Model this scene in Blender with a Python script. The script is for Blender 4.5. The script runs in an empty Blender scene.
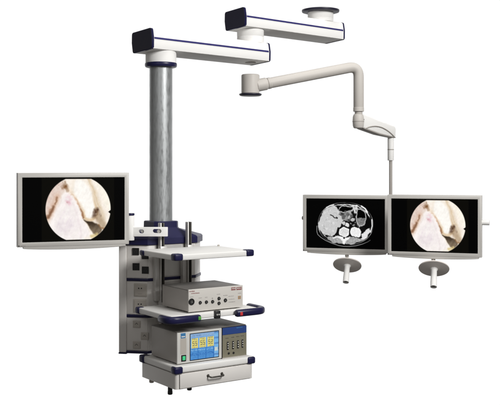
import bpy, bmesh, math, random
from mathutils import Vector, Matrix, noise
random.seed(4)
scene = bpy.context.scene
COL = scene.collection
R = math.radians

# ------------------------------------------------------------------ camera
F, U0, VH, CAMZ = 933.0, 250.0, 167.0, 1.75          # focal length in photo pixels, principal column, horizon row, eye height
cam_d = bpy.data.cameras.new('camera'); cam = bpy.data.objects.new('camera', cam_d); COL.objects.link(cam)
cam.location = (0, 0, CAMZ); cam.rotation_euler = (R(90), 0, 0)
cam_d.sensor_width = 36; cam_d.lens = F / 500 * 36; cam_d.shift_y = -(202.5 - VH) / 500
cam_d.clip_end = 200; cam_d.clip_start = .05
scene.camera = cam

# ------------------------------------------------------------------ materials
def mat(name, base, rough=.5, metal=0., bump=0., bscale=200., var=0., vscale=6., spec=.5, coat=0., stretch=None, rvar=0.):
    m = bpy.data.materials.new(name); m.use_nodes = True
    nt = m.node_tree; b = nt.nodes['Principled BSDF']
    b.inputs['Base Color'].default_value = (*base, 1); b.inputs['Roughness'].default_value = rough
    b.inputs['Metallic'].default_value = metal; b.inputs['Specular IOR Level'].default_value = spec
    b.inputs['Coat Weight'].default_value = coat; b.inputs['Coat Roughness'].default_value = .12
    tc = nt.nodes.new('ShaderNodeTexCoord'); src = tc.outputs['Object']
    if stretch:
        mp = nt.nodes.new('ShaderNodeMapping'); mp.inputs['Scale'].default_value = stretch
        nt.links.new(src, mp.inputs['Vector']); src = mp.outputs['Vector']
    if var or rvar:
        n = nt.nodes.new('ShaderNodeTexNoise'); n.inputs['Scale'].default_value = vscale; n.inputs['Detail'].default_value = 5
        nt.links.new(src, n.inputs['Vector'])
        if var:
            r = nt.nodes.new('ShaderNodeMix'); r.data_type = 'RGBA'
            r.inputs[6].default_value = (*[c * (1 - var) for c in base], 1); r.inputs[7].default_value = (*[min(1, c * (1 + var)) for c in base], 1)
            nt.links.new(n.outputs['Fac'], r.inputs[0]); nt.links.new(r.outputs[2], b.inputs['Base Color'])
        if rvar:
            q = nt.nodes.new('ShaderNodeMapRange'); q.inputs['From Min'].default_value = .3; q.inputs['From Max'].default_value = .7
            q.inputs['To Min'].default_value = max(.03, rough - rvar); q.inputs['To Max'].default_value = rough + rvar
            nt.links.new(n.outputs['Fac'], q.inputs['Value']); nt.links.new(q.outputs[0], b.inputs['Roughness'])
    if bump:
        n2 = nt.nodes.new('ShaderNodeTexNoise'); n2.inputs['Scale'].default_value = bscale; n2.inputs['Detail'].default_value = 3
        nt.links.new(src, n2.inputs['Vector'])
        bp = nt.nodes.new('ShaderNodeBump'); bp.inputs['Strength'].default_value = bump; bp.inputs['Distance'].default_value = .002
        nt.links.new(n2.outputs['Fac'], bp.inputs['Height']); nt.links.new(bp.outputs['Normal'], b.inputs['Normal'])
    return m

WHITE = mat('arm_white_lacquer', (.82, .81, .79), .55, bump=.05, bscale=90, var=.02, rvar=.06, spec=.04)
PAINT = mat('cart_offwhite_paint', (.70, .675, .645), .42, bump=.10, bscale=260, var=.03, rvar=.08)
PANEL = mat('panel_offwhite', (.69, .66, .625), .45, bump=.08, bscale=260, var=.03)
SHELFM = mat('shelf_laminate', (.765, .755, .73), .52, bump=.06, bscale=180, var=.02, rvar=.07, spec=.12)
NAVY = mat('navy_plastic', (.011, .0105, .052), .36, bump=.06, bscale=300, var=.12, rvar=.08, spec=.35)
NAVY_SHADE = mat('navy_shaded_plastic', (.012, .011, .028), .45, bump=.12, bscale=300, var=.1)  # navy with unlit end caps' shade put into the colour; also flange, hub cap
BLUE = mat('blue_trim', (.028, .025, .14), .4, var=.08)
STEEL = mat('brushed_steel_column', (.40, .415, .42), .44, metal=.72, bump=.20, bscale=3.2, var=.10, vscale=14, stretch=(7, 7, 1.6), rvar=.14)
ALU = mat('anodised_aluminium', (.60, .585, .56), .42, metal=.45, bump=.06, bscale=80, var=.08, stretch=(8, 8, .5))
DARKM = mat('dark_rail_metal', (.075, .07, .062), .35, metal=.5, bump=.08, bscale=80, var=.2, stretch=(8, 8, .5))
BLACK = mat('black_plastic', (.012, .012, .012), .4, bump=.06, bscale=250, var=.2)
BEZEL = mat('monitor_silver_plastic', (.53, .512, .482), .42, bump=.07, bscale=320, var=.02, rvar=.06)
TUBE = mat('arm_tube_enamel', (.54, .51, .475), .45, bump=.05, bscale=120, var=.03, rvar=.06, spec=.15)
GREYD = mat('grey_underside', (.36, .335, .31), .55, bump=.08, bscale=200, var=.06, spec=.15)
DISC = mat('disc_grey_plastic', (.72, .675, .635), .55, spec=.1, bump=.1, bscale=220, var=.05)
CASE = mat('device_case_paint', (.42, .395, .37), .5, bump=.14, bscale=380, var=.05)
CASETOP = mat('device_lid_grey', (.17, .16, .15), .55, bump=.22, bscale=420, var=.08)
FACE = mat('device_face_silver', (.60, .575, .535), .4, bump=.06, bscale=300, var=.02)
FACELT = mat('device_face_lightgrey', (.62, .61, .58), .42, bump=.06, bscale=300, var=.02)
OLIVE = mat('olive_taupe_panel', (.20, .185, .13), .5, bump=.1, bscale=300, var=.12, vscale=40)
BLUEP = mat('blue_panel', (.02, .055, .22), .4, var=.1, vscale=30)
BLUEB = mat('blue_badge', (.05, .20, .42), .4, var=.1, vscale=60)
SOCK = mat('socket_grey_plastic', (.47, .435, .39), .45, bump=.05, var=.03)
SOCKD = mat('socket_black', (.014, .014, .013), .35, var=.2)
REDP = mat('red_print', (.26, .10, .095), .55); GREYP = mat('grey_print', (.28, .26, .25), .6); DARKP = mat('dark_print', (.05, .045, .045), .6)
ORANGE = mat('amber_print', (.40, .24, .11), .5); WHITEP = mat('white_print', (.75, .74, .7), .5)
def lamp_mat(name, c, s):
    m = mat(name, c, .3); b = m.node_tree.nodes['Principled BSDF']
    b.inputs['Emission Color'].default_value = (*c, 1); b.inputs['Emission Strength'].default_value = s; return m
GREENL = lamp_mat('green_button_lit', (.07, .28, .04), .22); REDL = lamp_mat('red_button_lit', (.46, .03, .03), .25)
GREENS = lamp_mat('green_switch_lit', (.04, .42, .17), .6)
SCREEN = bpy.data.materials.new('lit_screen'); SCREEN.use_nodes = True
_nt = SCREEN.node_tree; _b = _nt.nodes['Principled BSDF']
_a = _nt.nodes.new('ShaderNodeAttribute'); _a.attribute_name = 'picture'
_nt.links.new(_a.outputs['Color'], _b.inputs['Emission Color']); _b.inputs['Emission Strength'].default_value = 1.0
_b.inputs['Base Color'].default_value = (.001, .001, .001, 1); _b.inputs['Roughness'].default_value = .5; _b.inputs['Specular IOR Level'].default_value = .02

# ------------------------------------------------------------------ mesh helpers
def merge(dst, src, mi=0, M=None):
    for f in src.faces: f.material_index = mi
    if M is not None: src.transform(M)
    bmesh.ops.recalc_face_normals(src, faces=src.faces[:])
    me = bpy.data.meshes.new('tmp'); src.to_mesh(me); dst.from_mesh(me); bpy.data.meshes.remove(me); src.free()

def bevel(b, off, seg=3, ang=25, filt=None):
    if off <= 0: return
    b.normal_update()
    es = [e for e in b.edges if len(e.link_faces) == 2 and e.calc_face_angle(0) > R(ang) and (filt is None or filt(e))]
    if es: bmesh.ops.bevel(b, geom=es, offset=off, segments=seg, profile=.5, affect='EDGES', clamp_overlap=True)

def poly_ext(bm, pts, origin, U, V, N, length, bev=0., seg=3, mi=0, M=None, filt=None, bev2=0.):
    """Extrude the outline pts (in the U, V plane at origin) along N."""
    b = bmesh.new(); o = Vector(origin); U = Vector(U); V = Vector(V); N = Vector(N)
    va = [b.verts.new(o + U * p[0] + V * p[1]) for p in pts]; vb = [b.verts.new(o + U * p[0] + V * p[1] + N * length) for p in pts]
    b.faces.new(va); b.faces.new(vb[::-1]); n = len(pts)
    for i in range(n): b.faces.new((va[i], vb[i], vb[(i + 1) % n], va[(i + 1) % n]))
    bmesh.ops.recalc_face_normals(b, faces=b.faces[:])
    bevel(b, bev, seg, filt=filt)
    if bev2: bevel(b, bev2, 2, ang=60, filt=lambda e: e.verts[0].co.z < .01 and e.verts[1].co.z < .01)
    merge(bm, b, mi, M)

X, Y, Z = Vector((1, 0, 0)), Vector((0, 1, 0)), Vector((0, 0, 1))
def box(bm, x0, x1, y0, y1, z0, z1, bev=.003, seg=2, mi=0, M=None, filt=None):
    poly_ext(bm, [(x0, y0), (x1, y0), (x1, y1), (x0, y1)], (0, 0, z0), X, Y, Z, z1 - z0, bev, seg, mi, M, filt)

def basis(axis):
    a = Vector(axis).normalized(); t = X if abs(a.x) < .8 else Y
    u = a.cross(t).normalized(); return u, a.cross(u).normalized(), a

def lathe(bm, prof, origin, axis=Z, n=56, mi=0, M=None):
    """Revolve (radius, height) pairs about axis."""
    b = bmesh.new(); u, v, a = basis(axis); o = Vector(origin); rings = []
    for r, h in prof:
        if r < 1e-6: rings.append([b.verts.new(o + a * h)])
        else: rings.append([b.verts.new(o + a * h + (u * math.cos(2 * math.pi * k / n) + v * math.sin(2 * math.pi * k / n)) * r) for k in range(n)])
    for A, B in zip(rings, rings[1:]):
        for k in range(n):
            q = [A[k % len(A)], A[(k + 1) % len(A)], B[(k + 1) % len(B)], B[k % len(B)]]
            q = list(dict.fromkeys(q))
            if len(q) > 2: b.faces.new(q)
    merge(bm, b, mi, M)

def cyl(bm, p0, p1, r, bev=.003, n=48, mi=0, M=None, r1=None):
    p0, p1 = Vector(p0), Vector(p1); L = (p1 - p0).length; r1 = r if r1 is None else r1; e = min(bev, r * .5, L * .4)
    lathe(bm, [(0, 0), (r - e, 0), (r - e * .3, e * .3), (r, e), (r1, L - e), (r1 - e * .3, L - e * .3), (r1 - e, L), (0, L)], p0, p1 - p0, n, mi, M)

def fillet(pts, rad, seg=8):
    out = [Vector(pts[0])]
    for i in range(1, len(pts) - 1):
        p, a, c = Vector(pts[i]), Vector(pts[i - 1]), Vector(pts[i + 1])
        da, dc = (a - p).normalized(), (c - p).normalized(); d = min(rad, (a - p).length * .49, (c - p).length * .49)
        A, C = p + da * d, p + dc * d
        for k in range(seg + 1):
            t = k / seg; out.append(A * (1 - t) ** 2 + p * 2 * t * (1 - t) + C * t ** 2)
    out.append(Vector(pts[-1])); return out

def tube(bm, path, ra, rb=None, n=24, mi=0, M=None, up=Z, power=2., dome=True):
    """Sweep a (super)ellipse: half-width ra across, half-height rb along up."""
    rb = ra if rb is None else rb; b = bmesh.new(); rings = []; P = [Vector(p) for p in path]
    ts = []
    for i in range(len(P)):
        t = (P[min(i + 1, len(P) - 1)] - P[max(i - 1, 0)]).normalized(); ts.append(t)
    s = ts[0].cross(Vector(up)); s = s.normalized() if s.length > 1e-3 else basis(ts[0])[0]
    def ring(p, t, s, k):
        w = t.cross(s).normalized(); out = []
        for j in range(n):
            a = 2 * math.pi * j / n; c, d = math.cos(a), math.sin(a)
            c = math.copysign(abs(c) ** (2 / power), c); d = math.copysign(abs(d) ** (2 / power), d)
            out.append(b.verts.new(p + s * c * ra * k + w * d * rb * k))
        return out
    e = min(ra, rb) * .45
    for i, (p, t) in enumerate(zip(P, ts)):
        s = (s - t * s.dot(t)).normalized()
        if i == 0 and dome:
            rings.append(ring(p, t, s, .6)); rings.append(ring(p + t * e * .25, t, s, .86)); rings.append(ring(p + t * e, t, s, 1))
        elif i == len(P) - 1 and dome:
            rings.append(ring(p - t * e, t, s, 1)); rings.append(ring(p - t * e * .25, t, s, .86)); rings.append(ring(p, t, s, .6))
        else: rings.append(ring(p, t, s, 1))
    for A, B in zip(rings, rings[1:]):
        for j in range(n): b.faces.new((A[j], A[(j + 1) % n], B[(j + 1) % n], B[j]))
    b.faces.new(rings[0][::-1]); b.faces.new(rings[-1]); merge(bm, b, mi, M)

# ------------------------------------------------------------------ object helpers
FR = {}                                                # world matrix of every object made here
def thing(name, label, cat, M, group=None):
    o = bpy.data.objects.new(name, None); COL.objects.link(o); o.empty_display_size = .1
    o.matrix_world = M; o['label'] = label; o['category'] = cat
    if group: o['group'] = group
    FR[o.name] = M.copy(); return o

def obj(name, bm, mats, parent, M=None, label=None, smooth=35):
    """Link bm as ONE mesh; its coordinates are in frame M (world if None) and are moved into the parent's."""
    W = FR[parent.name]; T = W.inverted() @ (M if M is not None else Matrix())
    bm.transform(T); me = bpy.data.meshes.new(name); bm.to_mesh(me); bm.free()
    for m in (mats if isinstance(mats, (list, tuple)) else [mats]): me.materials.append(m)
    for p in me.polygons: p.use_smooth = True
    me.set_sharp_from_angle(angle=R(smooth))
    o = bpy.data.objects.new(name, me); COL.objects.link(o); o.parent = parent; FR[o.name] = W
    if label: o['label'] = label
    return o
def new(): return bmesh.new()

# ================================================================== PENDANT
CX, CY, YAW = -.525, 5.5, R(34.6)
CART = Matrix.Translation((CX, CY, 0)) @ Matrix.Rotation(YAW, 4, 'Z')        # x along the cart's front, y to its back, z from the room's floor
CARTI = CART.inverted()
def face_at(u, v, yp):
    """Where the sight line measured at photo pixel (u, v) meets the cart's plane y = yp: gives (x, z) on that panel."""
    o = CARTI @ Vector((0, 0, CAMZ)); d = CARTI.to_3x3() @ Vector(((u - U0) / F, 1, -(v - VH) / F))
    t = (yp - o.y) / d.y; p = o + d * t; return p.x, p.z

pend = thing('surgical_pendant', 'white and navy ceiling pendant with two box arms, steel column and shelf cart', 'medical pendant',
             Matrix.Translation((CX, CY, .535)) @ Matrix.Rotation(YAW, 4, 'Z'))

# ---- horizontal box arms
def arm_frame(p, ang): return Matrix.Translation(p) @ Matrix.Rotation(ang, 4, 'Z') @ Matrix.Translation((0, 0, .059)) @ Matrix.Rotation(R(-4.2), 4, 'X') @ Matrix.Translation((0, 0, -.059))
W2, H = .096, .118
WB = .090
SEC = [(-WB, 0), (WB, 0), (W2, .061), (WB, H), (-WB, H), (-W2, .061)]
def box_arm(name, A, L):
    b = new(); poly_ext(b, SEC, (.006, 0, 0), Y, Z, X, L - .012, .013, 5, filt=lambda e: abs((e.verts[0].co - e.verts[1].co).normalized().x) > .9 and e.verts[0].co.z > H * .8, bev2=.004)
    o = obj(name, b, WHITE, pend, A)
    k = 1.022
    for x0, x1 in ((-.004, .010), (L - .009, L + .003)):
        b = new(); poly_ext(b, [(y * k, .061 + (z - .061) * 1.035) for y, z in SEC], (x0, 0, 0), Y, Z, X, x1 - x0, .013, 4, filt=lambda e: abs((e.verts[0].co - e.verts[1].co).normalized().x) > .9)
        poly_ext(b, [(y * .985, .061 + (z - .061) * .97) for y, z in SEC], (x0 - .0022 if x0 < .1 else x1 - .001, 0, 0), Y, Z, X, .0032, .013, 4, mi=1, filt=lambda e: abs((e.verts[0].co - e.verts[1].co).normalized().x) > .9)
        obj('end_cap', b, [NAVY, NAVY_SHADE], o, A)
    for s in (1, -1):
        b = new(); poly_ext(b, [(s * (W2 - .004), .0555), (s * (W2 + .0018), .0555), (s * (W2 + .0018), .0665), (s * (W2 - .004), .0665)], (.013, 0, 0), Y, Z, X, L - .026, .0008, 1)
        obj('trim_stripe', b, BLUE, o, A)
    return o
A1a, A2a = R(43.7), R(42.6)
ZA1, ZA2 = 2.422, 2.628
L1, L2 = .950, .93
d1 = Vector((math.cos(A1a), math.sin(A1a), 0)); p1 = Vector((CX, CY, ZA1)) - d1 * .136
A1 = arm_frame(p1, A1a); J = p1 + d1 * .866
d2 = Vector((math.cos(A2a), math.sin(A2a), 0)); p2 = Vector((J.x, J.y, ZA2)) - d2 * .131; A2 = arm_frame(p2, A2a); K = p2 + d2 * (L2 - .140)

up_arm = box_arm('upper_arm', A2, L2)
b = new(); lathe(b, [(0, 2.722), (.076, 2.722), (.076, 2.749), (.0885, 2.751), (.0885, 2.770), (.087, 2.773), (.0885, 2.776), (.0885, 2.822), (0, 2.822)], (K.x, K.y, 0)); obj('ceiling_neck', b, WHITE, up_arm)
b = new(); lathe(b, [(0, 2.815), (.085, 2.815), (.118, 2.817), (.1275, 2.820), (.1300, 2.826), (.1295, 2.834), (.120, 2.8365), (0, 2.8365)], (K.x, K.y, 0), n=72)
obj('ceiling_flange', b, NAVY_SHADE, up_arm)
b = new(); zs = ZA1 + H - .002; zq = zs - .018
lathe(b, [(0, zq), (.076, zq), (.076, zs + .002), (.0862, zs + .004), (.0862, zs + .043), (.0845, zs + .0455), (.0845, zs + .0475), (.0862, zs + .05), (.0862, ZA2 + .001), (.076, ZA2 + .002), (.076, ZA2 + .020), (0, ZA2 + .020)], (J.x, J.y, 0)); obj('swivel_joint', b, WHITE, up_arm)
low_arm = box_arm('lower_arm', A1, L1)
b = new(); lathe(b, [(0, ZA1 - .003), (.034, ZA1 - .003), (.036, ZA1 - .001), (.036, ZA1 + .004), (0, ZA1 + .004)], (J.x, J.y, 0)); obj('pivot_cover', b, GREYD, low_arm)

# ---- column
b = new(); lathe(b, [(0, 1.40), (.0675, 1.40), (.0675, 2.36), (0, 2.36)], (0, 0, 0), n=80); column = obj('column', b, STEEL, pend, CART)
b = new(); lathe(b, [(0, 2.362), (.0905, 2.362), (.0905, 2.4285), (.078, 2.431), (.078, 2.445), (0, 2.445)], (0, 0, 0), n=72); obj('collar', b, WHITE, column, CART)
b = new(); lathe(b, [(0, 2.335), (.083, 2.335), (.091, 2.338), (.0945, 2.345), (.0945, 2.357), (.092, 2.3615), (0, 2.3615)], (0, 0, 0), n=72); obj('ring', b, NAVY, column, CART)

# ---- service head: an eight-sided upright box under the column
OCT = [(-.155, -.132), (.155, -.132), (.247, -.040), (.247, .040), (.155, .132), (-.155, .132), (-.247, .030), (-.247, -.040)]
def octo(k): return [(x + math.copysign(k, x), y + math.copysign(k, y)) for x, y in OCT]
b = new(); poly_ext(b, OCT, (0, 0, .700), X, Y, Z, .625, .004, 2, mi=0); head = obj('service_head', b, PAINT, pend, CART)
b = new(); poly_ext(b, octo(.006), (0, 0, .688), X, Y, Z, .016, .004, 2); obj('base_trim', b, NAVY, head, CART)
for z in (.893, 1.100):
    b = new(); poly_ext(b, octo(.0030), (0, 0, z), X, Y, Z, .017, .001, 1); obj('trim_strip', b, NAVY, head, CART)
# top cap: an upright band, a sloping hood and a hub hugging the column
b = new()
t = bmesh.new(); rings = []
HUB = [(-.060, -.078), (.060, -.078), (.078, -.060), (.078, .060), (.060, .078), (-.060, .078), (-.078, .060), (-.078, -.060)]
for pts, z in ((octo(.008), 1.306), (octo(.010), 1.309), (octo(.010), 1.342), (octo(.004), 1.350), ([(x * 1.10, y * 1.10) for x, y in HUB], 1.392), ([(x * 1.04, y * 1.04) for x, y in HUB], 1.398), ([(x * 1.03, y * 1.03) for x, y in HUB], 1.430), ([(x * .98, y * .98) for x, y in HUB], 1.434)):
    rings.append([t.verts.new((x, y, z)) for x, y in pts])
for A, B in zip(rings, rings[1:]):
    for k in range(8): t.faces.new((A[k], A[(k + 1) % 8], B[(k + 1) % 8], B[k]))
t.faces.new(rings[0][::-1]); t.faces.new(rings[-1]); merge(b, t); obj('top_cap', b, NAVY, head, CART, smooth=25)

# panels and sockets on the head's bevelled left-front face
cA, cB = Vector((-.247, -.040, 0)), Vector((-.155, -.132, 0)); cu = (cB - cA).normalized(); cn = Vector((cu.y, -cu.x, 0)); cl = (cB - cA).length
if cn.y > 0: cn = -cn
CH = Matrix((( cu.x, -cn.x, 0, cA.x), (cu.y, -cn.y, 0, cA.y), (0, 0, 1, 0), (0, 0, 0, 1)))     # x along the face, -y out of it
CHW = CART @ CH; CHI = CHW.inverted()
def ch_at(u, v):
    o = CHI @ Vector((0, 0, CAMZ)); d = CHI.to_3x3() @ Vector(((u - U0) / F, 1, -(v - VH) / F)); t_ = -o.y / d.y; p = o + d * t_; return p.x, p.z
for z0, z1 in ((.708, .890), (.913, 1.097), (1.120, 1.304)):
    b = new(); box(b, .004, cl - .004, -.0035, .002, z0, z1, .0015, 2); obj('face_panel', b, PANEL, head, CHW)
def black_socket(u, v):
    x, z = ch_at(u, v); b = new(); s = .0202
    for a in ((x - s, x + s, z + s - .005, z + s), (x - s, x + s, z - s, z - s + .005), (x - s, x - s + .005, z - s + .005, z + s - .005), (x + s - .005, x + s, z - s + .005, z + s - .005)):
        box(b, a[0], a[1], -.0085, -.003, a[2], a[3], .001, 1)
    box(b, x - s + .0052, x + s - .0052, -.0065, -.003, z - s + .0052, z + s - .0052, .0, 1, mi=1)
    for dx, dz in ((-.006, -.003), (.006, -.003), (0, .007)): cyl(b, (x + dx, -.0064, z + dz), (x + dx, -.0074, z + dz), .0018, .0004, 12, mi=2, M=None)
    obj('data_socket', b, [SOCKD, BLACK, DARKM], head, CHW)
for u, v in ((136, 251.4), (145.5, 255.4), (136.3, 266.6), (145.6, 270)): black_socket(u, v)
def mains_socket(u, v):
    x, z = ch_at(u, v); b = new(); s = .038
    box(b, x - s, x + s, -.0085, -.003, z - s, z + s, .0025, 2)
    box(b, x - s + .006, x + s - .006, -.0102, -.008, z - s + .006, z + s - .006, .001, 1, mi=0)
    for dx in (-.008, .008): cyl(b, (x + dx, -.0098, z + .010), (x + dx, -.0110, z + .010), .0040, .0004, 14, mi=1)
    box(b, x - .012, x + .012, -.0107, -.0098, z - .022, z - .0205, 0, 1, mi=2)
    obj('power_socket', b, [SOCK, SOCKD, GREYP], head, CHW)
for u, v in ((140.6, 289.8), (140.3, 305.6)): mains_socket(u, v)
def earth_socket(u, v):
    x, z = ch_at(u, v); b = new(); s = .0225
    box(b, x - s, x + s, -.0085, -.003, z - s * .92, z + s * .92, .002, 2)
    box(b, x - s + .005, x + s - .005, -.0098, -.008, z - s * .92 + .005, z + s * .92 - .005, .0008, 1)
    for k in (-1, 1):
        Mx = Matrix.Translation((x + k * .0042, -.0098, z + .003)) @ Matrix.Rotation(R(45 * k), 4, 'Y'); box(b, -.0065, .0065, -.0008, .0006, -.0011, .0011, 0, 1, mi=1, M=Mx)
    obj('earth_socket', b, [SOCK, DARKP], head, CHW)
for u, v in ((137, 323.9), (145, 335.8), (137, 344.8)): earth_socket(u, v)
b = new(); box(b, -.043, .0022, -.0085, .045, .6935, 1.3045, .004, 3); obj('corner_post', b, PAINT, head, CHW)
b = new(); box(b, -.0445, .004, -.0098, .046, .684, .6933, .002, 2); obj('post_foot', b, NAVY, head, CHW)
# recessed steel plate between the rails
for z0, z1 in ((1.122, 1.300), (.915, 1.094)):
    b = new(); box(b, -.062, .062, -.1362, -.131, z0, z1, .001, 1); obj('back_plate', b, ALU, head, CART)

# ---- equipment rails
for x in (-.09, .09):
    b = new()
    box(b, x - .013, x - .0055, -.181, -.151, .705, 1.432, .0015, 2, mi=1); box(b, x + .0055, x + .013, -.181, -.151, .705, 1.432, .0015, 2, mi=0)
    box(b, x - .0055, x + .0055, -.170, -.1515, .705, 1.430, 0, 1, mi=0)
    rail = obj('equipment_rail', b, [DARKM, ALU], pend, CART)
    b = new(); box(b, x - .041, x - .0145, -.172, -.140, .99, 1.262, .003, 2); obj('rail_clamp', b, ALU, rail, CART)
    for zz in (.76, 1.02, 1.28):
        b = new(); box(b, x - .012, x + .012, -.1525, -.120, zz, zz + .03, .002, 1); obj('rail_mount', b, DARKM, rail, CART)

# ---- shelves
def bumper(parent, x, y, sx, sy, z0, z1, s=.046, e=.006):
    b = new(); xs = sorted((x + sx * e, x - sx * s)); ys = sorted((y + sy * e, y - sy * s))
    box(b, xs[0], xs[1], ys[0], ys[1], z0, z1, .010, 4); obj('corner_bumper', b, NAVY, parent, CART)
SX0, SX1, SY0, SY1 = -.242, .252, -.590, -.200
def shelf(x0, x1, z0, z1, label):
    b = new(); box(b, x0, x1, SY0, SY1, z0, z1, .006, 3)
    o = obj('shelf', b, SHELFM, pend, CART, label)
    for x in (-.09, .09):
        b = new(); box(b, x - .022, x + .022, -.30, -.183, z0 - .022, z0 - .0008, .003, 2); box(b, x - .022, x + .022, -.196, -.183, z0 - .024, z1 + .01, .003, 2)
        obj('rail_bracket', b, ALU, o, CART)
    return o
top = shelf(SX0, SX1, 1.259, 1.290, 'empty top shelf with navy corner bumpers')
for x, sx in ((SX0, -1), (SX1, 1)):
    for y, sy in ((SY0, -1), (SY1, 1)): bumper(top, x, y, sx, sy, 1.2575, 1.2945 if sy < 0 else 1.288)
b = new(); lathe(b, [(0, 1.2895), (.007, 1.2895), (.007, 1.296), (.0045, 1.299), (0, 1.299)], (SX1 - .012, SY1 - .055, 0), n=20); obj('knob', b, SOCK, top, CART)

mid = shelf(-.270, .280, .942, .972, 'middle shelf with two navy grab handles')
for x, sx in ((-.270, -1), (.280, 1)): bumper(mid, x, SY1, sx, 1, .938, .974, .04)
for path, lab in (([(-.104, -.609, .951), (-.286, -.609, .951), (-.286, -.505, .951)], 'navy grab handle with a green button'), ([(.122, -.612, .955), (.322, -.612, .955), (.322, -.44, .955)], 'navy grab handle with a red button')):
    b = new(); tube(b, fillet(path, .07, 10), .0190, .0195, 28, power=2.7); obj('grab_handle', b, NAVY, mid, CART, lab)
for x, m, lab in ((-.117, GREENL, 'green square button'), (.147, REDL, 'red square button')):
    b = new(); box(b, x - .0085, x + .0085, -.6315 + (-.0015 if x > 0 else .0015), -.626, .944, .963, .002, 2); obj('push_button', b, m, mid, CART, lab)
b = new(); x, z = face_at(217.6, 315, -.60); box(b, x - .016, x + .016, -.606, -.585, .936, .978, .003, 2)
for k in (-.006, .006): lathe(b, [(.0022, 0), (.0042, 0), (.0042, .0008), (.0022, .0008), (.0022, 0)], (x + k, -.606, .958), -Y, 14, mi=1)
obj('twin_port', b, [BLACK, WHITEP], mid, CART, 'black twin port in the shelf edge')
b = new(); box(b, .2835, .2905, -.555, -.21, .948, .966, .002, 2)
obj('side_rail', b, DARKM, mid, CART)

# ---- drawer unit
b = new(); box(b, SX0, SX1 + .006, SY0, SY1, .667, .704, .010, 4); drawer_u = obj('drawer_unit', b, SHELFM, pend, CART)
b = new(); box(b, SX0 + .004, SX1 + .002, SY0 + .004, SY1 - .002, .583, .6635, .016, 4, filt=lambda e: abs((e.verts[0].co - e.verts[1].co).normalized().z) > .9)
obj('drawer_cabinet', b, PAINT, drawer_u, CART)
b = new(); box(b, SX0 + .014, SX1 - .008, SY0 + .014, SY1 - .012, .6635, .6675, 0, 1); obj('shadow_gap', b, DARKM, drawer_u, CART)
DX0, DX1 = SX0 + .026, SX1 - .020
b = new(); box(b, DX0, DX1, SY0 - .002, SY0 + .006, .587, .661, .0015, 2); drw = obj('drawer_front', b, PAINT, drawer_u, CART)
for x in (DX0 - .0022, DX1 + .0006):
    b = new(); box(b, x, x + .0016, SY0 + .0032, SY0 + .006, .584, .663, 0, 1); obj('drawer_gap', b, DARKM, drawer_u, CART)
xa, za = face_at(210.8, 377.4, -.62); xb, zb = face_at(224.6, 376.6, -.62); zc = (za + zb) / 2
b = new(); tube(b, fillet([(xa, SY0 - .001, zc + .008), (xa, SY0 - .030, zc + .003), (xb, SY0 - .030, zc + .003), (xb, SY0 - .001, zc + .008)], .014, 8), .0042, .0042, 14)
for x in (xa, xb): lathe(b, [(0, 0), (.0085, 0), (.0085, .002), (.006, .004), (0, .004)], (x, SY0 - .0015, zc + .008), -Y, 18)
obj('drawer_handle', b, DARKM, drawer_u, CART)
for x, sx in ((SX0, -1), (SX1 + .006, 1)):
    for y, sy in ((SY0, -1), (SY1, 1)): bumper(drawer_u, x, y, sx, sy, .664, .702 if sy < 0 else .7065, .044, .0075)
for x, y, m, zf in ((-.213, -.482, BLACK, .536), (-.079, -.458, BLACK, .536), (-.205, -.262, SOCK, .556), (.205, -.25, BLACK, .556)):
    b = new(); lathe(b, [(0, zf), (.010, zf), (.0135, zf + .003), (.0135, zf + .016), (.0125, zf + .019), (.0125, .586), (0, .586)], (x, y, 0), n=24); obj('foot', b, m, drawer_u, CART)

# ---- bracket that carries the left monitor
def slotted_bar():
    b = new(); box(b, -.715, -.4650, 5.258, 5.284, 1.3585, 1.4105, .002, 2)
    me = bpy.data.meshes.new('bar'); b.to_mesh(me); b.free(); o = bpy.data.objects.new('bar', me); COL.objects.link(o); cut = []
    for u0, u1, v in ((138.6, 144.0, 231.4), (152.6, 161.5, 231.1)):
        k = 5.258 / F; xa_, xb_, z_ = (u0 - U0) * k, (u1 - U0) * k, CAMZ - (v - VH) * k; r = .0118; c = bmesh.new()
        pts = [(xa_ + r + r * math.cos(a), z_ + r * math.sin(a)) for a in [math.pi / 2 + math.pi * i / 12 for i in range(13)]] + [(xb_ - r + r * math.cos(a), z_ + r * math.sin(a)) for a in [-math.pi / 2 + math.pi * i / 12 for i in range(13)]]
        t2 = bmesh.new(); poly_ext(t2, pts, (0, 5.2, 0), X, Z, Y, .15); cm = bpy.data.meshes.new('c'); t2.to_mesh(cm); t2.free(); c.free()
        co = bpy.data.objects.new('c', cm); COL.objects.link(co); md = o.modifiers.new('b', 'BOOLEAN'); md.object = co; md.solver = 'EXACT'; cut.append(co)
    dg = bpy.context.evaluated_depsgraph_get(); ev = o.evaluated_get(dg); r_ = bmesh.new(); r_.from_mesh(ev.to_mesh())
    for q in cut + [o]:
        m_ = q.data; bpy.data.objects.remove(q); bpy.data.meshes.remove(m_)
    return r_
bar = obj('monitor_bracket', slotted_bar(), WHITE, pend)
k = 5.275 / F
b = new(); cyl(b, ((142.6 - U0) * k, 5.282, CAMZ - 64.2 * k), ((142.6 - U0) * k, 5.266, CAMZ - 64.2 * k), .009, .002, 24); obj('clamp_bolt', b, ALU, bar)
b = new(); cyl(b, ((158.9 - U0) * k, 5.300, CAMZ - 64.2 * k), ((158.9 - U0) * k, 5.268, CAMZ - 64.2 * k), .010, .002, 24)
obj('clamp_bolt', b, ALU, bar)
b = new(); cyl(b, (-.676, 5.272, 1.336), (-.676, 5.272, 1.476), .0225, .003, 40); cyl(b, (-.676, 5.272, 1.4765), (-.676, 5.272, 1.489), .0235, .003, 40, mi=1); obj('swivel_pin', b, [WHITE, NAVY], bar)

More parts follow.
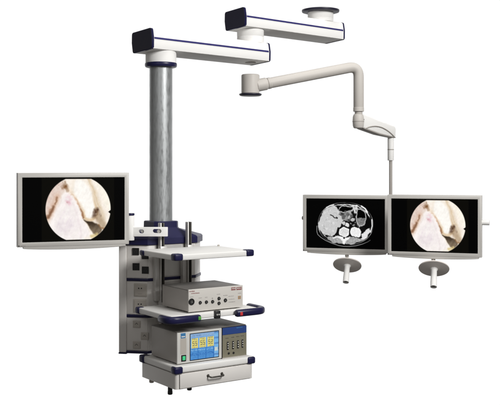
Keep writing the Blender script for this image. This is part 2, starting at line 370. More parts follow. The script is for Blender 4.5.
# ================================================================== SCREEN PICTURES
def lin(c): return [((v / 255) / 12.92 if v / 255 <= .04045 else ((v / 255 + .055) / 1.055) ** 2.4) for v in c]
def inside(p, poly):
    x, y = p; c = False; n = len(poly); j = n - 1
    for i in range(n):
        xi, yi = poly[i]; xj, yj = poly[j]
        if (yi > y) != (yj > y) and x < (xj - xi) * (y - yi) / (yj - yi) + xi: c = not c
        j = i
    return c
def sdist(p, poly, closed=True):
    x, y = p; d = 1e9; n = len(poly)
    for i in range(n if closed else n - 1):
        ax, ay = poly[i]; bx, by = poly[(i + 1) % n]; dx, dy = bx - ax, by - ay
        t_ = max(0, min(1, ((x - ax) * dx + (y - ay) * dy) / (dx * dx + dy * dy + 1e-9))); d = min(d, math.hypot(x - ax - t_ * dx, y - ay - t_ * dy))
    return d
CACHE = {}
def sd(p, poly, keep=24.):
    """Signed distance to a rounded-off outline (far outside: just keep)."""
    k = tuple(poly[0]) + tuple(poly[1]) + (len(poly),)
    if k not in CACHE:
        q = poly
        if len(poly) < 30:
            for _ in range(2): q = [r for a, b_ in zip(q, q[1:] + q[:1]) for r in ((a[0] * .75 + b_[0] * .25, a[1] * .75 + b_[1] * .25), (a[0] * .25 + b_[0] * .75, a[1] * .25 + b_[1] * .75))]
        CACHE[k] = (q, min(v[0] for v in q) - keep, max(v[0] for v in q) + keep, min(v[1] for v in q) - keep, max(v[1] for v in q) + keep)
    q, x0, x1, y0, y1 = CACHE[k]
    if not (x0 < p[0] < x1 and y0 < p[1] < y1): return keep
    d = sdist(p, q); return -d if inside(p, q) else d
def ss(a, b_, x):
    t_ = max(0., min(1., (x - a) / (b_ - a))); return t_ * t_ * (3 - 2 * t_)
def mixc(a, b_, f): return [p * (1 - f) + q * f for p, q in zip(a, b_)]
def nz(x, y, s, k=0): return noise.fractal(Vector((x * s, y * s, 3.7 + k)), 1.0, 2.0, 4)

def scope_picture(s, t_):
    """An arthroscope's round view; s, t_ run 0..1 across and down the 16:10 panel. Works in units of the zoomed photograph."""
    x = 170 + (s - .5) * 318 * 1.61; y = 200 + (t_ - .5) * 318
    dd = math.hypot(x - 191., y - 200.)
    edge = max(dd - 163., (50 - y), (y - 351))
    if 342 < x and abs(y - 216) < (x - 341) * .8 and y < 224: edge = max(edge, 2)
    bg = (9, 8, 5) if 10 < x < 372 else (1, 1, 1)
    if edge > 2: return bg
    n1, n2, n3 = nz(x, y, .02), nz(x, y, .02, 9), nz(x, y, .07, 5)
    wx = x + 8 * n1 + .8 * n3; wy = y + 8 * n2 + .8 * nz(x, y, .07, 8); p = (wx, wy)
    fib = noise.fractal(Vector(((x * .8 + y * .35) * .11, (y * .8 - x * .35) * .022, 2.)), 1., 2., 4)      # fibres along the tissue
    c = [250, 241, 230]
    c = mixc(c, (222, 198, 186), ss(14, -22, sd(p, [(20, 60), (112, 40), (138, 100), (95, 150), (60, 240), (20, 260)])) * (.8 + .5 * n3))
    c = mixc(c, (244, 226, 206), ss(12, -12, sd(p, [(128, 84), (166, 104), (192, 165), (226, 252), (205, 245), (160, 150)])) * .9)
    lobe = [(160, 40), (232, 52), (268, 110), (292, 190), (288, 236), (262, 256), (232, 258), (212, 236), (186, 165), (158, 110)]
    dl = sd(p, lobe)
    c = mixc(c, (255, 251, 245), ss(8, -16, dl)); c = mixc(c, (232, 214, 190), ss(-26, 0, dl) * ss(-2, 3, dl * -1) * ss(225, 275, x) * .8)
    c = mixc(c, (222, 196, 160), ss(16, 0, abs(dl + 4)) * (.15 + .75 * ss(110, 210, y) * ss(190, 225, x)))
    c = mixc(c, (224, 206, 180), ss(10, -10, sd(p, [(234, 46), (254, 54), (300, 150), (322, 215), (336, 262), (318, 304), (292, 276), (300, 215), (272, 130)])) * (.85 + .3 * fib))
    c = mixc(c, (253, 246, 232), ss(8, -12, sd(p, [(272, 52), (350, 130), (362, 215), (338, 216), (306, 140)])))
    c = mixc(c, (214, 188, 150), ss(5, 0, sdist(p, [(236, 48), (258, 88), (288, 150), (302, 196)], False)) * .5)
    tri = [(136, 106), (172, 146), (200, 214), (234, 284), (262, 352), (60, 356), (30, 280), (84, 166), (112, 122)]
    dt = sd(p, tri, 80.)
    c = mixc(c, (250, 243, 240), ss(6, -9, dt)); c = mixc(c, (255, 251, 248), ss(16, 0, sdist(p, [(150, 170), (120, 240), (110, 340)], False)) * .5); c = mixc(c, (234, 222, 222), ss(9, 0, sdist(p, [(162, 170), (186, 240), (206, 340)], False)) * .5)
    c = mixc(c, (230, 219, 223), ss(0, -60, dt) * max(0, min(1, .35 + .6 * n1 + .7 * fib)))
    c = mixc(c, (226, 184, 194), ss(30, 2, math.hypot(wx - 140, (wy - 158) * .7)) * max(0, .55 + .9 * n3))
    c = mixc(c, (206, 160, 160), ss(9, 1, math.hypot(wx - 134, wy - 164)) * .7)
    c = mixc(c, (176, 124, 86), ss(10 + 2 * n3, 0, sdist(p, [(162, 128), (180, 160), (196, 200), (214, 242)], False)) * (.22 + .45 * ss(130, 230, y) + .3 * n3))
    c = mixc(c, (132, 92, 64), ss(8, 0, sdist(p, [(196, 202), (204, 220), (214, 240)], False)) * .55)
    c = mixc(c, (214, 176, 150), ss(26, 3, sdist(p, [(86, 142), (60, 200), (36, 246)], False)) * .55)
    c = mixc(c, (122, 78, 48), ss(9 + 3 * n3, 0, sdist(p, [(84, 146), (74, 172)], False)) * .6)
    c = mixc(c, (122, 82, 56), ss(13 + 3 * n3, 0, sdist(p, [(66, 184), (54, 208), (38, 242)], False)) * .85)
    for a, b_, r_, k in ((126, 84, 21, .85), (120, 62, 13, .6), (112, 94, 15, .5), (136, 104, 13, .45), (86, 72, 7, .4), (94, 84, 5, .4)):
        c = mixc(c, (126, 86, 52), ss(r_, r_ * .1, math.hypot(wx - a, (wy - b_) * .8)) * max(0, min(1, k + .5 * n3)))
    for a, b_, r_, k in ((278, 216, 22, .85), (292, 208, 15, .7), (268, 234, 17, .6), (300, 228, 13, .5), (284, 244, 12, .45)):
        c = mixc(c, (84, 58, 40), ss(r_, r_ * .1, math.hypot(wx - a, (wy - b_) * .85)) * max(0, min(1, k + .5 * n3)))
    c = mixc(c, (168, 138, 108), ss(28, 4, math.hypot(wx - 292, (wy - 248) * .7)) * .45)
    c = mixc(c, (186, 164, 136), ss(12, -8, sd(p, [(280, 232), (304, 236), (340, 284), (322, 312), (288, 268)])) * .8)
    dk = [(208, 244), (234, 258), (260, 257), (282, 270), (316, 304), (304, 322), (280, 336), (258, 312), (236, 276)]
    dw = sd(p, dk)
    c = mixc(c, (126, 110, 90), ss(4, -5, dw)); c = mixc(c, (44, 33, 24), ss(0, -8, dw) * ss(318, 250, y + .1 * (x - 240)))
    c = mixc(c, (218, 198, 140), ss(13, 2, sdist(p, [(258, 338), (282, 326)], False)) * .8)
    c = mixc(c, (150, 112, 76), ss(8, 0, sdist(p, [(290, 280), (306, 296), (320, 302)], False)) * .75)
    n_ = n3 * 6 + nz(x, y, .2) * 3 + fib * 8; c = [max(0, min(255, v + n_)) for v in c]
    return mixc(c, bg, ss(-2, 2, edge))

def ct_picture(s, t_):
    """An axial abdominal CT slice, in units of the zoomed photograph."""
    x = 249 + (s - .5) * 315 * 1.6; y = 178 + (t_ - .5) * 315; p = (x, y); g = 2.
    def body(k): return [(250 + (175 + k) * math.copysign(abs(math.cos(a)) ** .92, math.cos(a)), 178 + (133 + k) * math.copysign(abs(math.sin(a)) ** (.95 if math.sin(a) < 0 else .85), math.sin(a))) for a in [2 * math.pi * i / 44 for i in range(44)]]
    def lay(g, v, d, w=2.2): return g + (v - g) * ss(w, -w, d)
    tab = sdist(p, [(66, 196), (66, 232), (72, 250), (92, 268), (122, 286), (160, 302), (205, 316), (240, 321), (275, 321), (318, 315), (360, 303), (392, 289), (408, 278)], False); g = lay(g, 165 - 70 * ss(330, 408, x), tab - 1.6, 1.6)
    if (x - 250) ** 2 / 186 ** 2 + (y - 178) ** 2 / 145 ** 2 < 1.1:
        B = BODY; d = sd(p, B)
        g = lay(g, 120 + 150 * nz(x, y, .012, 3), abs(d) - 1.4, 1.8)
        g = lay(g, 14, d + 5)
        w_ = 9 * nz(x, y, .03); q = (x + w_, y + 9 * nz(x, y, .03, 5))
        d2 = sd(p, BODY2); g = lay(g, 150 + 190 * nz(x, y, .022, 4), abs(d2 + 5 + 4 * nz(x, y, .02, 8)) - 3.0 - 4 * nz(x, y, .03, 12))                # muscle wall and ribs
        g = lay(g, 168 + 30 * nz(x, y, .12), sd(q, [(120, 272), (205, 248), (222, 262), (262, 262), (290, 262), (335, 270), (382, 252), (400, 246), (350, 292), (250, 312), (160, 296)]))
        g = lay(g, 203 + 8 * nz(x, y, .13) - 26 * ss(.35, .6, nz(x, y, .045, 21)) + 16 * ss(.25, .5, nz(x, y, .06, 31)), sd(q, [(90, 132), (112, 94), (152, 72), (196, 70), (212, 100), (226, 128), (240, 150), (222, 190), (206, 205), (196, 240), (152, 264), (112, 252), (82, 214), (77, 170)]))
        g = lay(g, 120 + 60 * nz(x, y, .07, 2), sd(q, [(214, 104), (262, 98), (300, 112), (292, 150), (270, 166), (232, 156), (212, 126)]))
        g = lay(g, 214 + 20 * nz(x, y, .1), sd(q, [(282, 64), (330, 66), (336, 90), (318, 118), (300, 105), (296, 82)]))
        g = lay(g, 200, abs(sd(q, [(206, 80), (230, 68), (272, 66), (300, 78), (298, 98), (262, 104), (214, 106)])) - 3)
        g = lay(g, 0, sd(q, [(206, 82), (232, 70), (270, 68), (298, 80), (296, 96), (260, 102), (215, 104)]))
        for a, b_, r_, v in ((252, 100, 6, 70), (236, 132, 11, 96), (256, 140, 12, 150), (276, 108, 9, 170), (228, 116, 8, 60), (262, 156, 8, 110), (246, 118, 7, 140), (310, 76, 7, 150), (318, 98, 6, 120), (262, 186, 13, 226), (286, 174, 5, 150), (312, 172, 5, 120), (330, 186, 6, 60), (290, 128, 8, 90), (238, 176, 10, 205), (300, 152, 9, 190), (277, 150, 8, 60), (322, 178, 8, 30), (302, 186, 7, 140), (342, 192, 7, 160), (276, 132, 7, 190), (216, 142, 7, 200)):
            g = lay(g, v, math.hypot(q[0] - a, q[1] - b_) - r_)
        g = lay(g, 8, math.hypot((x - 388) / 1., (y - 168) / 1.6) - 26, 4); g = lay(g, 8, sdist(p, [(285, 190), (280, 235), (292, 258)], False) - 4); g = lay(g, 8, sdist(p, [(204, 205), (196, 235), (176, 262)], False) - 4)
        bow = math.hypot((q[0] - 348) / 31, (q[1] - 136) / 52) - 1; g = lay(g, 186 + 20 * nz(x, y, .1), (abs(bow) - .10) * 30)
        if bow < -.09: g = lay(2 if y < 140 + 4 * nz(x, y, .05) else 122 + 50 * nz(x, y, .2), 2, 9)
        g = lay(g, 228 + 10 * nz(x, y, .1), sd(q, [(406, 198), (408, 226), (380, 262), (346, 272), (356, 246), (384, 212)]))
        kd = math.hypot((q[0] - 320) / 37, (q[1] - 230) / 33) * 33 - 33; g = lay(g, 246, kd); g = lay(g, 236 + 18 * nz(x, y, .12, 4), kd + 8, 4)
        g = lay(g, 20, math.hypot(x - 243, y - 228) - 36); sp = math.hypot((q[0] - 243) / 31, (q[1] - 228) / 30) * 30 - 30; g = lay(g, 246, sp); g = lay(g, 222 + 24 * nz(x, y, .14), sp + 7, 3)
        g = lay(g, 244, sd(q, [(204, 258), (228, 264), (240, 256), (256, 264), (280, 258), (276, 270), (256, 280), (250, 304), (242, 312), (232, 302), (228, 282), (208, 270)]))
        g = lay(g, 30, math.hypot(x - 242, y - 268) - 6)
        g = lay(g, 235, sdist(p, [(172, 270), (196, 262), (208, 266)], False) - 4); g = lay(g, 235, sdist(p, [(352, 270), (382, 262)], False) - 3)
        g = lay(g, 40, sdist(q, [(148, 122), (172, 134), (196, 146)], False) - 3); g = lay(g, 40, math.hypot(q[0] - 196, q[1] - 145) - 8)
        g = lay(g, 250, sdist(p, [(352, 66), (376, 82), (390, 104)], False) - 4); g = lay(g, 245, sdist(p, [(128, 78), (152, 66), (176, 60)], False) - 3); g = lay(g, 250, sdist(p, [(418, 150), (420, 190), (410, 228)], False) - 3)
        if d < 0: g += 5 * nz(x, y, .5)
    g = max(0, min(255, g)); return (g, g, g)
BODY = [(250 + 175 * math.copysign(abs(math.cos(a)) ** .92, math.cos(a)), 178 + 133 * math.copysign(abs(math.sin(a)) ** (.95 if math.sin(a) < 0 else .85), math.sin(a))) for a in [2 * math.pi * i / 44 for i in range(44)]]
BODY2 = [(250 + (x - 250) * .955, 178 + (y - 178) * .945) for x, y in BODY]

SEG = {'5': 'afgcd', '3': 'abgcd', '0': 'abcdef', '2': 'abged', '8': 'abcdefg'}
def seg_digit(ch, x, y):
    """x, y in 0..1 of a digit's box: on a seven-segment stroke?"""
    w = .17
    for s_ in SEG[ch]:
        if s_ == 'a' and y < w or s_ == 'd' and y > 1 - w or s_ == 'g' and abs(y - .5) < w / 2 or s_ == 'f' and x < .24 and y < .5 or s_ == 'b' and x > .76 and y < .5 or s_ == 'e' and x < .24 and y > .5 or s_ == 'c' and x > .76 and y > .5: return True
    return False
def panel_picture(s, t_):
    c = [112, 165, 222]
    if t_ < .13: c = [138, 172, 210] if not (.05 < t_ < .09 and .05 < s < .40 and nz(s, t_, 60) > 0) else [70, 100, 150]
    if s > .845:
        c = [120, 178, 226] if int(t_ * 14) % 3 else [92, 140, 196]
        if .62 < t_ < .76 and .86 < s < .98: c = [196, 208, 206]
    elif t_ > .55:
        c = [78, 140, 204]
        if abs((s % .28) - .272) < .012: c = [30, 92, 170]
        if abs(t_ - .80) < .05 and nz(s, t_, 34) > .05: c = [56, 112, 182]
        if abs(t_ - .64) < .03 and nz(s, t_, 40, 3) > .1: c = [140, 190, 230]
    for k, (x0, txt) in enumerate(((.035, '55'), (.315, '55'), (.60, '52'))):
        if x0 < s < x0 + .235 and .17 < t_ < .56:
            c = [226, 214, 122]
            a, b_ = (s - x0) / .235, (t_ - .17) / .39
            if b_ < .20 and nz(s, t_, 70) > .0 and .1 < a < .85: c = [140, 136, 110]
            if b_ > .84 and nz(s, t_, 80, 4) > .1 and .1 < a < .9: c = [150, 146, 110]
            for i, ch in enumerate(txt):
                xx, yy = (a - .14 - i * .40) / .32, (b_ - .28) / .48
                if 0 <= xx <= 1 and 0 <= yy <= 1 and seg_digit(ch, xx, yy): c = [128, 126, 100]
    return [max(0, min(255, v + 10 * nz(s, t_, 30))) for v in c]

def picture_grid(name, fn, corners, nx, ny, parent, M=None, me=None):
    """A lit panel: corners TL, TR, BL; its picture is a colour at every grid point."""
    if me is None:
        TL, TR, BL = [Vector(c) for c in corners]; T = FR[parent.name].inverted() @ (M if M is not None else Matrix())
        vs = []; cs = []
        for j in range(ny + 1):
            for i in range(nx + 1):
                s, t_ = i / nx, j / ny; vs.append(T @ (TL + (TR - TL) * s + (BL - TL) * t_)); cs.extend((*lin(fn(s, t_)), 1.))
        fs = [(j * (nx + 1) + i, (j + 1) * (nx + 1) + i, (j + 1) * (nx + 1) + i + 1, j * (nx + 1) + i + 1) for j in range(ny) for i in range(nx)]
        me = bpy.data.meshes.new(name); me.from_pydata(vs, [], fs); a = me.color_attributes.new('picture', 'FLOAT_COLOR', 'POINT'); a.data.foreach_set('color', cs)
        me.materials.append(SCREEN)
    o = bpy.data.objects.new(name, me); COL.objects.link(o); o.parent = parent; FR[o.name] = FR[parent.name]; return o

# ================================================================== MONITORS
MW, MH, MD, BZ = .610, .400, .052, .0245
def monitor(label, corner, yaw, screen_fn=None, screen_me=None, handle=False, zh=0):
    """corner: bottom left of the front; local x along the front, y away from the viewer, z up."""
    M = Matrix.Translation(corner) @ Matrix.Rotation(yaw, 4, 'Z')
    t = thing('flat_monitor', label, 'monitor', M @ Matrix.Translation((MW / 2, MD / 2, 0)), 'flat monitors on the pendant arms')
    b = new(); c = bmesh.new()
    def loop(x0, x1, z0, z1, y): return [c.verts.new(v) for v in ((x0, y, z0), (x1, y, z0), (x1, y, z1), (x0, y, z1))]
    e = .0022
    L = [loop(0, MW, 0, MH, MD), loop(0, MW, 0, MH, e), loop(e * .4, MW - e * .4, e * .4, MH - e * .4, e * .4), loop(e, MW - e, e, MH - e, 0), loop(BZ - e, MW - BZ + e, BZ - e, MH - BZ + e, 0), loop(BZ, MW - BZ, BZ, MH - BZ, .001), loop(BZ, MW - BZ, BZ, MH - BZ, .007)]
    for A, B in zip(L, L[1:]):
        for k in range(4): c.faces.new((A[k], A[(k + 1) % 4], B[(k + 1) % 4], B[k]))
    c.faces.new(L[0]); c.faces.new(L[-1]); merge(b, c)
    box(b, .10, MW - .10, MD - .001, MD + .022, .06, MH - .06, .008, 3)
    fr = obj('housing', b, BEZEL, t, M)
    b = new(); box(b, .004, .010, -.0012, .001, .004, .010, .0004, 1, mi=0)
    for k, (x0, x1) in enumerate(((.016, .020), (.0215, .0245), (.026, .031), (.0325, .036), (.0375, .042))): box(b, x0, x1, -.0007, .001, .0055, .009, 0, 1, mi=1)
    obj('maker_mark', b, [BLACK, GREYP], fr, M)
    b = new(); n = 20; x0, x1 = .030, MW - .018
    pts = [(x0, .004)] + [(x0 + (x1 - x0) * k / n, -.0095 - .0095 * math.sin(math.pi * k / n) ** .7) for k in range(n + 1)] + [(x1, .004)]
    poly_ext(b, pts, (0, .0025, 0), X, Z, Y, .034, .003, 3); obj('chin', b, BEZEL, t, M)
    g = (BZ - .0005, .0062, MH - BZ + .0005), (MW - BZ + .0005, .0062, MH - BZ + .0005), (BZ - .0005, .0062, BZ - .0005)
    sc = picture_grid('screen', screen_fn, g, 336, 210, t, M, screen_me)
    if handle:
        hx = MW * handle[0]; c0 = M @ Vector((hx, .022, 0)); ctr = Vector((c0.x + handle[1], c0.y - .02, zh)); h = Vector((-.13, -.57, -.80)).normalized()
        b = new(); lathe(b, [(0, -.012), (.060, -.0115), (.090, -.008), (.0985, -.004), (.1, 0), (.0985, .0035), (.0955, .0045), (0, .0045)], ctr, h, 72)
        hs = obj('handle_disc', b, DISC, t)
        b = new(); cyl(b, (ctr.x, c0.y, c0.z - .035), ctr - h * .004, .011, .003, 24); cyl(b, (ctr.x, c0.y, c0.z - .012), (ctr.x, c0.y, c0.z - .034), .013, .002, 24); obj('handle_neck', b, GREYD, hs)
        b = new(); lathe(b, [(0, .003), (.027, .003), (.025, .010), (.0195, .018), (.0195, .060), (.021, .100), (.021, .134), (.0212, .1375), (.0172, .1375), (.0165, .135), (.0165, .118), (0, .118)], ctr, h, 36)
        lathe(b, [(0, .122), (.0162, .122), (.0162, .1215), (0, .1215)], ctr, h, 24, mi=1)
        obj('handle_grip', b, [WHITE, BLACK], hs)
    return t, sc
LM = Vector((-1.248, 5.010, 1.318)); ly = math.atan2(.217, .570)
left_m, scope = monitor('silver monitor on the cart, round scope picture, nearest the steel column', LM, ly, scope_picture)
MM = Vector((.376, 6.64, 1.152)); RM = Vector((.9145, 6.205, 1.166))
mid_m, ct = monitor('silver monitor showing a grey body scan slice', MM, R(-17.5), ct_picture, handle=(.515, 0), zh=1.062)
right_m, _ = monitor('silver monitor with round scope picture and a disc handle below', RM, R(-18.6), None, None if scope is None else scope.data, handle=(.49, 0), zh=1.086)
# the left monitor's swivel arm to the cart's bracket
ML = Matrix.Translation(LM) @ Matrix.Rotation(ly, 4, 'Z')
b = new(); q = ML @ Vector((MW / 2, MD + .03, .085)); tube(b, [q, q + Vector((.10, .075, 0)), Vector((-.676, 5.272, q.z - .005))], .014, .022, 20, power=4); box(b, MW / 2 - .05, MW / 2 + .05, MD + .020, MD + .034, .04, .14, .004, 2, M=ML)
obj('mount_arm', b, GREYD, left_m)

# ================================================================== MONITOR ARM
hubc = Vector((J.x, J.y, 0)); hubc.x = J.x
def at(u, v, y): return Vector(((u - U0) / F * y, y, CAMZ - (v - VH) / F * y))
marm = thing('monitor_arm', 'cream tubular swing arm that carries the two joined monitors', 'monitor arm', Matrix.Translation((J.x, J.y, 2.20)))
hz0, hz1 = 2.222, 2.345
b = new(); lathe(b, [(0, hz0), (.056, hz0), (.0585, hz0 + .003), (.0585, hz1 - .008), (.057, hz1 - .003), (.052, hz1), (0, hz1)], (J.x, J.y, 0), n=64); hub = obj('hub', b, TUBE, marm)
b = new(); lathe(b, [(0, hz0 - .016), (.060, hz0 - .016), (.068, hz0 - .0135), (.073, hz0 - .007), (.073, hz0 - .003), (.069, hz0 - .0004), (0, hz0 - .0004)], (J.x, J.y, 0), n=64); obj('hub_cap', b, NAVY_SHADE, hub)
pa = Vector((J.x + .02, J.y - .005, 2.269)); pc = at(358.6, 66.0, 6.2); pd = at(358.6, 111.5, 6.2)
dirn = (pc - pa).normalized(); s0 = pa + dirn * .098
b = new(); lathe(b, [(0, -.02), (.0405, 0), (.0405, .064), (.038, .069), (.035, .073), (0, .073)], pa + dirn * .02, dirn, 48); obj('elbow_socket', b, TUBE, hub)
b = new(); tube(b, fillet([s0, s0 + dirn * .02, pc, pd], .075, 14), .0345, .0345, 40); boom = obj('boom_tube', b, TUBE, marm)
b = new(); lathe(b, [(0, 0), (.033, 0), (.0362, .002), (.0368, .006), (.0368, .020), (.035, .022), (0, .022)], s0 - dirn * .004, dirn, 48); obj('boom_collar', b, TUBE, boom)
b = new(); lathe(b, [(0, 0), (.034, 0), (.0358, .002), (.0358, .026), (.0346, .0275), (0, .0275)], pd - Z * .001, Z, 48); obj('end_sleeve', b, TUBE, boom)
# knuckle, spring arm, drop pole
kz = pd.z
b = new(); cyl(b, (pd.x, 6.2, kz - .018), (pd.x, 6.2, kz + .001), .026, .002, 36)
lathe(b, [(0, -.112), (.026, -.112), (.032, -.108), (.0365, -.095), (.0385, -.065), (.0365, -.035), (.031, -.020), (.026, -.017), (0, -.017)], (pd.x - .002, 6.2, kz), Z, 48)
knk = obj('knuckle', b, TUBE, marm)
b = new(); lathe(b, [(.036, -.0685), (.0392, -.0685), (.0392, -.0645), (.036, -.0645), (.036, -.0685)], (pd.x - .002, 6.2, kz), Z, 48); obj('seam_ring', b, GREYD, knk)
se = at(390.7, 130, 6.5); sd0 = Vector((pd.x, 6.2, kz - .066)); dh = Vector((se.x - sd0.x, se.y - sd0.y, 0)); LS = dh.length; dh.normalize(); nh = Vector((dh.y, -dh.x, 0))
zl, zr = 0., se.z - sd0.z
prof = [(.006, -.036), (.03, -.046), (LS * .55, zr * .55 - .052), (LS - .03, zr - .052), (LS + .026, zr - .050), (LS + .032, zr + .005), (LS + .02, zr + .026), (LS * .55, zr * .5 + .036), (.04, .046), (.012, .044), (.004, .02), (.004, -.015)]
b = new(); poly_ext(b, prof, sd0 - nh * .026, dh, Z, nh, .052, .010, 4); spring = obj('spring_arm', b, WHITE, marm)
b = new(); poly_ext(b, [(-.005, -.040), (.03, -.051), (LS * .55, zr * .55 - .058), (LS + .022, zr - .056), (LS + .022, zr - .049), (LS * .55, zr * .55 - .049), (.03, -.042), (0, -.034)], sd0 - nh * .0285, dh, Z, nh, .057, .002, 2); obj('lower_link', b, GREYD, spring)
b = new(); cab = []
for k in range(17):
    f = k / 16; cab.append(sd0 + nh * .029 + dh * (.05 + f * (LS - .045)) + Z * (zr * f - .046 + .040 * math.sin(math.pi * min(1, f * 1.0)) ** .8 - .006 * f))
tube(b, cab, .0038, .0038, 10); obj('cable', b, GREYD, spring)
b = new(); cyl(b, sd0 + nh * .026 + dh * .022 + Z * .012, sd0 + nh * .028 + dh * .022 + Z * .012, .0055, .0005, 16); obj('pivot_screw', b, BLACK, spring)
b = new(); cyl(b, (se.x, se.y, 1.795), (se.x, se.y, se.z - .046), .0215, .003, 40); lathe(b, [(.019, 1.868), (.0222, 1.868), (.0222, 1.874), (.019, 1.874), (.019, 1.868)], (se.x, se.y, 0), n=40, mi=1); sock = obj('pole_socket', b, [WHITE, GREYD], marm)
b = new(); cyl(b, (se.x, se.y, 1.28), (se.x, se.y, 1.80), .0115, .002, 28); pole = obj('drop_pole', b, GREYD, marm)
m1 = Matrix.Translation(MM) @ Matrix.Rotation(R(-17.5), 4, 'Z'); m2 = Matrix.Translation(RM) @ Matrix.Rotation(R(-18.6), 4, 'Z')
b = new(); zb_ = 1.385
e1 = m1 @ Vector((-.022, MD + .035, 0)); e1.z = zb_; e1b = m1 @ Vector((MW - .05, MD + .04, 0)); e1b.z = zb_
e2 = m2 @ Vector((MW + .050, MD * .5 + .012, 0)); e2.z = zb_ + .008; e2a = m2 @ Vector((MW - .01, MD + .040, 0)); e2a.z = zb_; e2b = m2 @ Vector((.05, MD + .04, 0)); e2b.z = zb_
tube(b, [e1, e1b, Vector((se.x, se.y, zb_))], .015, .015, 20); tube(b, [Vector((se.x, se.y, zb_)), e2b, m2 @ Vector((MW - .03, MD + .04, 0)) * 1 + Z * (zb_ - RM.z)], .015, .015, 20)
obj('crossbar', b, GREYD, marm)
b = new(); a0 = m2 @ Vector((MW - .03, .030, 0)); a0.z = zb_ + .006; a1 = m2 @ Vector((MW + .047, .030, 0)); a1.z = zb_ + .006
cyl(b, a0, a1, .017, .003, 28); obj('bar_end', b, WHITE, right_m)
b = new(); a0 = m1 @ Vector((.02, .030, 0)); a0.z = 1.386; a1 = m1 @ Vector((-.013, .030, 0)); a1.z = 1.386
cyl(b, a0, a1, .013, .003, 24); obj('bar_end', b, GREYD, mid_m)
for Mx in (m1, m2):
    b = new(); box(b, MW / 2 - .05, MW / 2 + .05, MD + .0225, MD + .036, .18, .28, .003, 2, M=Mx); obj('mount_plate', b, GREYD, marm)

# ================================================================== DEVICES
# ---- upper device on the middle shelf
YF = -.560; ux0, ux1, uz0, uz1 = -.1472, .2012, .9805, 1.097
dev1 = thing('camera_control_unit', 'low silver device with a row of black sockets, on the middle shelf', 'medical device', CART @ Matrix.Translation(((ux0 + ux1) / 2, -.42, .9725)))
b = new(); box(b, ux0 + .002, ux1 - .002, YF + .006, -.275, uz0, uz1 - .003, .003, 2); case = obj('case', b, CASE, dev1, CART)
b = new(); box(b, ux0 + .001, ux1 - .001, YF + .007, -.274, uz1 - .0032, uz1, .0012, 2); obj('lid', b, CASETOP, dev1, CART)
b = new(); box(b, ux0, ux1, YF - .004, YF + .0058, uz0 - .002, uz1 + .0015, .0025, 3)
yp = YF - .004
def mark(b, u0, u1, v0, v1, yp, mi, t_=.0006):
    xa_, za_ = face_at(u0, v0, yp); xb_, zb2 = face_at(u1, v1, yp); box(b, xa_, xb_, yp - t_, yp + .001, min(za_, zb2), max(za_, zb2), 0, 1, mi=mi)
def words(b, u, v, n, step, hgt, slope, yp, mi, gaps=()):
    """A line of small print too fine to read: one little upright block per letter."""
    for k in range(n):
        if k in gaps: continue
        uu = u + k * step; vv = v + slope * k * step; w = step * random.uniform(.55, .8); hh = hgt * random.uniform(.8, 1.05)
        xa_, za_ = face_at(uu, vv, yp); xb_, _ = face_at(uu + w, vv, yp); zt = face_at(uu, vv - hh, yp)[1]
        box(b, xa_, xb_, yp - .0005, yp + .001, za_, zt, 0, 1, mi=mi)
words(b, 189.2, 292.0, 6, .95, 1.15, -.07, yp, 1); words(b, 191.2, 293.9, 9, .95, .9, -.07, yp, 1)
xa, za = face_at(231.2, 287.3, yp); xb, zb = face_at(241.6, 289.9, yp)
mark(b, 231.2, 235.6, 287.5, 290.0, yp, 1); mark(b, 236.4, 241.6, 287.2, 289.6, yp, 1)
words(b, 231.7, 289.0, 4, .95, .8, -.07, yp - .0006, 2); words(b, 236.9, 288.7, 5, .9, .8, -.07, yp - .0006, 2)
for u, v, n in ((190, 297.3, 4), (198.6, 298.3, 4), (205, 297.6, 3), (216.8, 294.6, 4), (223.4, 295.8, 5), (238, 293.5, 4), (228.6, 299.6, 7), (228.6, 302.4, 8), (228.6, 296.6, 6)): words(b, u, v, n, .85, .6, -.08, yp, 3)
mark(b, 211.9, 212.8, 297.7, 298.7, yp, 3)
mark(b, 238.0, 240.8, 296.0, 298.8, yp, 4); mark(b, 238.8, 240.0, 296.8, 298.0, yp - .0006, 3)
face1 = obj('front_panel', b, [FACE, REDP, WHITEP, GREYP, ORANGE], dev1, CART)
for u, v, r in ((191.5, 301.8, .0165), (200.1, 302.6, .0085), (206.3, 302.0, .0085), (212.5, 301.6, .0085), (218.9, 298.4, .0085), (218.9, 303.2, .0085), (225.3, 300.2, .0095)):
    x, z = face_at(u, v, yp); b = new()
    lathe(b, [(0, 0), (r * 1.12, 0), (r * 1.12, .0015), (r, .003), (r * .92, .006), (r * .72, .006), (r * .66, .0025), (0, .0025)], (x, yp + .0003, z), -Y, 28)
    for k in range(4): cyl(b, (x + r * .32 * math.cos(k * 1.57 + .8), yp - .0024, z + r * .32 * math.sin(k * 1.57 + .8)), (x + r * .32 * math.cos(k * 1.57 + .8), yp - .0052, z + r * .32 * math.sin(k * 1.57 + .8)), r * .10, 0.0003, 8, mi=1)
    obj('round_socket', b, [BLACK, ALU], dev1, CART)
for x in (ux0 + .03, ux1 - .03):
    for y in (YF + .03, -.30):
        b = new(); lathe(b, [(0, .9725), (.010, .9725), (.011, .975), (.011, .982), (0, .982)], (x, y, 0), n=18); obj('rubber_foot', b, BLACK, dev1, CART)

